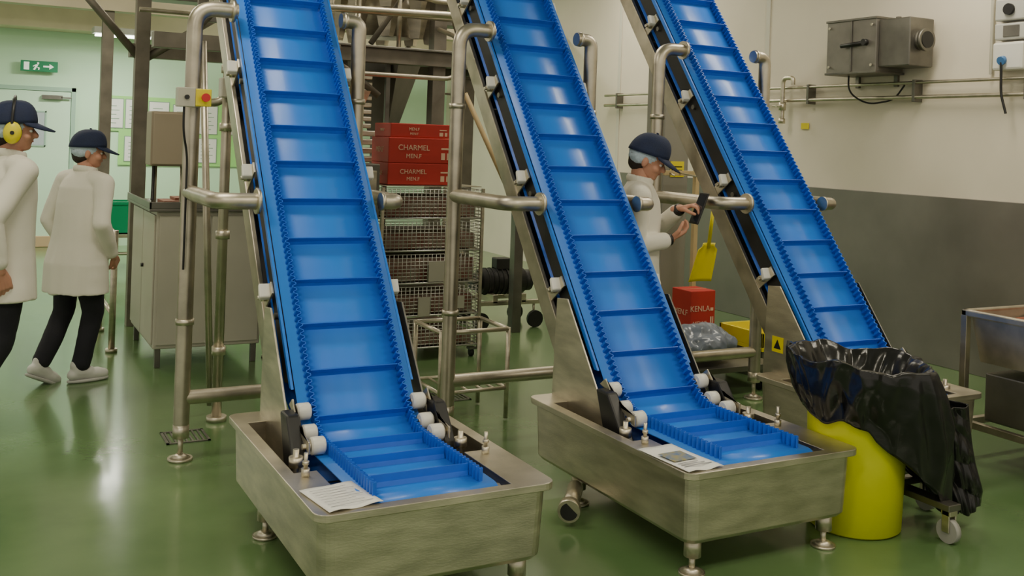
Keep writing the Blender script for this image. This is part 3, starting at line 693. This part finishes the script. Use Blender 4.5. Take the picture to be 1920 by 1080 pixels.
cyls(mf,'uprights',[((0,y,.03),(0,y,.95),.025) for y in(0,.9)]+[((0,0,.92),(0,.9,.92),.025),((0,0,.3),(0,.9,.3),.02)]+[((0,y,0),(0,y,.03),.045) for y in(0,.9)],STEEL)
sr=G('strut_pipes',(1.25-1.53,5.9-3.33,0),parent=c1)
for i,(a,b,r) in enumerate([((.02,.2,2.5),(.35,-.15,.08),.018),((.10,.32,2.9),(.10,.32,.03),.03),((-.02,.5,2.3),(.1,.5,.05),.022)]):
    cyls(sr,f'strut_{i}',[(a,b,r)],TUBE)
cyls(sr,'strut_clamps',[((.10,.32,z),(.10,.32,z+.05),.042) for z in(.4,1.1,1.75,2.1)]+[((.10,.32,0),(.10,.32,.03),.06)],STEEL)
cyls(sr,'strut_joint',[((.20,.02,1.27),(.215,.0,1.18),.028),((.35,-.15,0),(.35,-.15,.1),.02),((.27,-.07,.68),(.285,-.085,.6),.026)],STEEL)
box(sr,'valve',(.04,.22,1.95),(.17,.30,2.07),CAB,.008)
rm=G('stainless_hopper_machine',(2.02,7.0,0))
box(rm,'body',(0,0,.35),(.62,.9,1.55),STEELD,.01)
boxes(rm,'panels',[((.03,-.012,.4),(.59,0,.95)),((.03,-.012,.98),(.59,0,1.5))],STEEL,.004)
cyls(rm,'legs',[((x,y,.02),(x,y,.36),.03) for x in(.06,.56) for y in(.06,.84)]+[((x,y,0),(x,y,.02),.05) for x in(.06,.56) for y in(.06,.84)],STEEL)
cyls(rm,'hopper',[((.31,.45,1.55),(.31,.45,2.1),.12,.38)],STEEL,4)
wc=G('wire_crate_stack',(2.80,7.35,0))
bars=[]; W,Dp,H=.86,.75,1.36
for k in range(5):
    z0=.10+k*.255
    for f in(0,1):
        y=f*Dp
        bars+= [((0,y,z0+j*.0283),(W,y,z0+j*.0283),.0035 if j else .008) for j in range(9)]
    for f in(0,1):
        x=f*W
        bars+= [((x,0,z0+j*.0283),(x,Dp,z0+j*.0283),.0035 if j else .008) for j in range(9)]
    bars+=[((x*W/24,-.002,z0),(x*W/24,-.002,z0+.23),.003) for x in range(25)]
    bars+=[((-.002,y*Dp/18,z0),(-.002,y*Dp/18,z0+.23),.003) for y in range(19)]
cyls(wc,'wire_sides',bars,mat('zinc_wire',(.60,.60,.56),.4,.8),6)
boxes(wc,'corner_posts',[((x-.012,y-.012,.06),(x+.012,y+.012,H)) for x in(0,W) for y in(0,Dp)],STEEL)
boxes(wc,'crate_floors',[((0.01,.01,.095+k*.255),(W-.01,Dp-.01,.10+k*.255)) for k in range(6)],STEEL,0)
boxes(wc,'label_plates',[((.40,-.012,.62),(.56,-.006,.78)),((.1,-.012,.14),(.2,-.006,.3)),((.62,-.012,.4),(.72,-.006,.5)),((.32,-.012,.35),(.42,-.006,.5))],CAB,0)
boxes(wc,'contents',[((.04,.04,.11+k*.255),(W-.04,Dp-.04,.11+k*.255+(.10,.14,.18,.12,.15)[k])) for k in range(5)],mat('crate_contents',(.42,.36,.30),.7,0,.5,14,col2=(.25,.07,.05)),.01)
cyls(wc,'castors',[((x-.015,y,.03),(x+.015,y,.03),.03) for x in(.04,W-.04) for y in(.04,Dp-.04)],BLACK)
boxes(wc,'castor_plates',[((x-.03,y-.03,.055),(x+.03,y+.03,.075)) for x in(.04,W-.04) for y in(.04,Dp-.04)],STEELD)
IW=mat('carton_print',(.72,.50,.36),.7)
TP=mat('tape',(.5,.3,.15),.4)
def carton(loc,w,dp,h,words,rz=0,n='red_carton',sz=None):
    g=G(n,loc,rz)
    box(g,'case',(0,0,0),(w,dp,h),RED,.006)
    boxes(g,'tape_seam',[((0,dp*.48,h),(w,dp*.52,h+.001))],TP,0)
    sz=sz or h*.3
    text(g,'print',words[0],(w*.38,-.0015,h*.60),sz,IW,(math.radians(90),0,0))
    text(g,'print_small',words[1],(w*.38,-.0015,h*.27),sz*.8,IW,(math.radians(90),0,0))
    boxes(g,'mark',[((w*.80,-.002,h*.15),(w*.86,-.001,h*.42)),((w*.80,-.002,h*.55),(w*.92,-.001,h*.62)),((w*.89,-.002,h*.15),(w*.93,-.001,h*.42))],IW,0)
    text(g,'side_print',words[1],(-.0015,dp*.5,h*.5),sz,IW,(math.radians(90),0,math.radians(-90)))
carton((2.86,7.42,1.38),.56,.38,.17,('CHARMEL','MEN.F'))
carton((2.86,7.42,1.551),.56,.38,.20,('CHARMEL','MEN.F'),)
carton((2.88,7.44,1.752),.52,.36,.11,('MEN.F','MEN.F'),)
stp=G('stainless_step_stool',(2.55,5.62,0))
cyls(stp,'frame',[((x,y,.01),(x,y,.58),.014) for x in(0,.46) for y in(0,.4)]+[((0,y,.57),(.46,y,.57),.014) for y in(0,.4)]+[((x,0,.57),(x,.4,.57),.014) for x in(0,.46)]+[((0,0,.2),(.46,0,.2),.012),((0,.4,.2),(.46,.4,.2),.012),((0,0,.2),(0,.4,.2),.012),((.46,0,.2),(.46,.4,.2),.012)]+[((x,0,.2),(x,.4,.2),.008) for x in(.1,.2,.3,.38)],STEEL)
wp=G('wheeled_pump',(4.45,8.55,0))
cyls(wp,'motor',[((-.2,0,.42),(.25,0,.42),.12),((.25,0,.42),(.33,0,.42),.10),((-.28,0,.42),(-.2,0,.42),.08)],DARK,28)
cyls(wp,'cooling_fins',[((-.15+.05*k,0,.42),(-.135+.05*k,0,.42),.13) for k in range(7)],DARK,28)
boxes(wp,'frame',[((-.3,-.2,.22),(.35,-.16,.26)),((-.3,.16,.22),(.35,.2,.26)),((-.15,-.2,.24),(-.1,.2,.32)),((.15,-.2,.24),(.2,.2,.32))],STEEL)
cyls(wp,'wheels',[((x,y-.02,.08),(x,y+.02,.08),.08) for x in(-.27,.3) for y in(-.2,.2)],BLACK)
cyls(wp,'struts',[((x,y,.09),(x,y,.24),.012) for x in(-.27,.3) for y in(-.17,.17)]+[((-.3,0,.25),(-.45,0,.95),.016)],STEEL)
box(wp,'terminal_box',(-.05,-.06,.53),(.1,.06,.64),DARK,.01)
bc=G('building_column',(5.22,7.0,0))
box(bc,'shaft',(-.13,-.13,0),(.13,.13,CZ),mat('column_grey',(.30,.29,.25),.5,.4,.15,3),.01)
box(bc,'yellow_label',(-.06,-.137,1.5),(.08,-.131,1.63),YEL,0)
boxes(bc,'label_text_lines',[((-.05,-.1385,1.52+.03*k),(.06,-.137,1.53+.03*k)) for k in range(3)],BLACK,0)
sh=G('yellow_shovel',(4.97,6.10,0))
cyls(sh,'handle',[((.0,0,.99),(.05,.01,1.38),.014)],YEL)
tube(sh,'grip',[(.0,.0,1.45),(.05,.01,1.38),(.11,.02,1.43),(.09,.02,1.50),(.02,.01,1.50)],.011,YEL,.03,closed=True)
bm=bmesh.new(); N=12; V=[]
for j in range(N+1):
    v=j/N; hw=.088+.02*v if v>.1 else .06; V.append([bm.verts.new((-.01-.08*v+ (i/N-.5)*2*hw, .03*(1-(2*i/N-1)**2)-.02, 1.03-.29*v)) for i in range(N+1)])
for j in range(N):
    for i in range(N): bm.faces.new((V[j][i],V[j][i+1],V[j+1][i+1],V[j+1][i]))
o=add('blade',bm,YEL,sh,True); md=o.modifiers.new('t','SOLIDIFY'); md.thickness=.006
tr=G('tool_rack',(5.24,6.62,0))
boxes(tr,'post',[((-.02,-.02,0),(.02,.02,1.66)),((-.34,-.02,1.52),(.10,.0,1.56)),((-.08,-.08,0),(.08,.08,.012))],WOOD)
cyls(tr,'hooks',[((-.18,-.02,1.54),(-.18,-.52,1.50),.006),((-.28,-.02,1.54),(-.28,-.08,1.52),.006)],STEEL)
pt=G('pallet_trolley',(4.38,5.60,0))
boxes(pt,'deck',[((0,0,.16),(.86,.95,.20))],STEELD)
cyls(pt,'wheels',[((x-.02,y,.055),(x+.02,y,.055),.055) for x in(.08,.76) for y in(.08,.87)],BLACK)
boxes(pt,'wheel_brackets',[((x-.035,y-.03,.105),(x+.035,y+.03,.16)) for x in(.08,.76) for y in(.08,.87)],STEELD)
carton((4.93,6.24,.29),.24,.24,.35,('KENLA','MEN.F'),sz=.062)
boxes(pt,'carton_support',[((.52,.60,.20),(.82,.92,.289))],CAB)
yt=G('yellow_tray',(5.32,5.86,.0))
boxes(yt,'tray',[((0,0,.22),(.5,.5,.25)),((0,0,.25),(.02,.5,.36)),((.48,0,.25),(.5,.5,.36)),((0,0,.25),(.5,.02,.36)),((0,.48,.25),(.5,.5,.36))],YEL)
boxes(yt,'stand',[((.04,.04,0),(.46,.46,.22))],STEELD)
pb=G('clear_plastic_bag',(4.68,5.84,.205))
def pbg(bm):
    ellips(bm,(0,0,.125),(.25,.20,.11)); ellips(bm,(.14,.03,.125),(.20,.18,.11)); ellips(bm,(-.12,.03,.14),(.18,.14,.12)); ellips(bm,(0.05,0,.20),(.17,.12,.07))
fuse(pb,'bag',pbg,CLEARB,.012,3,folds=lambda c: max(-.02,.03*noise.noise(Vector((c.x*9,c.y*9,c.z*9)))+.02*(.2-abs(noise.noise(Vector((c.x*16,c.y*16,c.z*16)))))) if c.z>.06 else 0)
bg=G('grey_bin',(4.15,6.5,0))
bm=bmesh.new(); loft(bm,[(0,0,0,.15,.15),(0,0,.7,.19,.19),(0,0,.72,.205,.205),(0,0,.75,.205,.205),(0,0,.751,.18,.18),(0,0,.72,.17,.17)],pw=.6); add('body',bm,mat('grey_plastic',(.35,.36,.38),.5),bg)
wd=G('wooden_pole',(0,0,0)); cyls(wd,'shaft',[((3.75,7.95,2.15),(4.38,7.95,1.0),.022)],WOOD); cyls(wd,'hook',[((3.75,7.95,2.13),(3.68,8.2,2.15),.01)],STEEL)
dp=G('drain_pipe',(2.44,4.0,0))
cyls(dp,'pipe',[((.16,.12,.10),(.02,-.06,.08),.038),((.03,-.045,.08),(.0,-.085,.077),.052)],STEEL,28)
cyls(dp,'bore',[((.001,-.0855,.077),(0,-.087,.077),.040)],BLACK,28)
for loc in((1.12,5.95,0),(2.9,6.25,0)):
    gd=G('floor_drain',loc)
    boxes(gd,'frame',[((-.12,-.12,0),(.12,-.105,.006)),((-.12,.105,0),(.12,.12,.006)),((-.12,-.12,0),(-.105,.12,.006)),((.105,-.12,0),(.12,.12,.006))],STEELD,0)
    boxes(gd,'slats',[((-.1+.03*k,-.105,0),(-.09+.03*k,.105,.005)) for k in range(7)],STEELD,0)
bt=G('packing_bench',(1.15,13.2,0))
boxes(bt,'top',[((0,0,.40),(1.6,.7,.44))],STEEL)
cyls(bt,'legs',[((x,y,0),(x,y,.40),.025) for x in(.05,1.55) for y in(.05,.65)]+[((.05,.05,.2),(1.55,.05,.2),.02)],STEEL)
gc=G('green_crate',(1.32,13.25,.44))
boxes(gc,'crate',[((0,0,0),(.6,.4,.02)),((0,0,0),(.02,.4,.40)),((.58,0,0),(.6,.4,.40)),((0,0,0),(.6,.02,.40)),((0,.38,0),(.6,.4,.40)),((-.015,-.015,.36),(.615,.0,.40))],GREENB)

# ---------------------------------------------------------------- world + camera
w=D.worlds.new('ambient'); bpy.context.scene.world=w; w.use_nodes=True
w.node_tree.nodes['Background'].inputs[0].default_value=(.98,.91,.74,1); w.node_tree.nodes['Background'].inputs[1].default_value=.75
cam=D.cameras.new('camera'); co=D.objects.new('camera',cam); COL.objects.link(co)
yaw=math.radians(28); ph=math.atan(.035)
r=Vector((math.cos(yaw),-math.sin(yaw),0)); f=Vector((math.sin(yaw),math.cos(yaw),0)); u=Vector((0,0,1))
cr=r*math.cos(ph)+u*math.sin(ph); cu=-r*math.sin(ph)+u*math.cos(ph); cb_=-f
M=Matrix((( cr.x,cu.x,cb_.x,0),(cr.y,cu.y,cb_.y,0),(cr.z,cu.z,cb_.z,1.75),(0,0,0,1)))
co.matrix_world=M; cam.sensor_width=36; cam.lens=1900/1920*36; cam.shift_y=-275/1920; cam.clip_start=.05
bpy.context.scene.camera=co
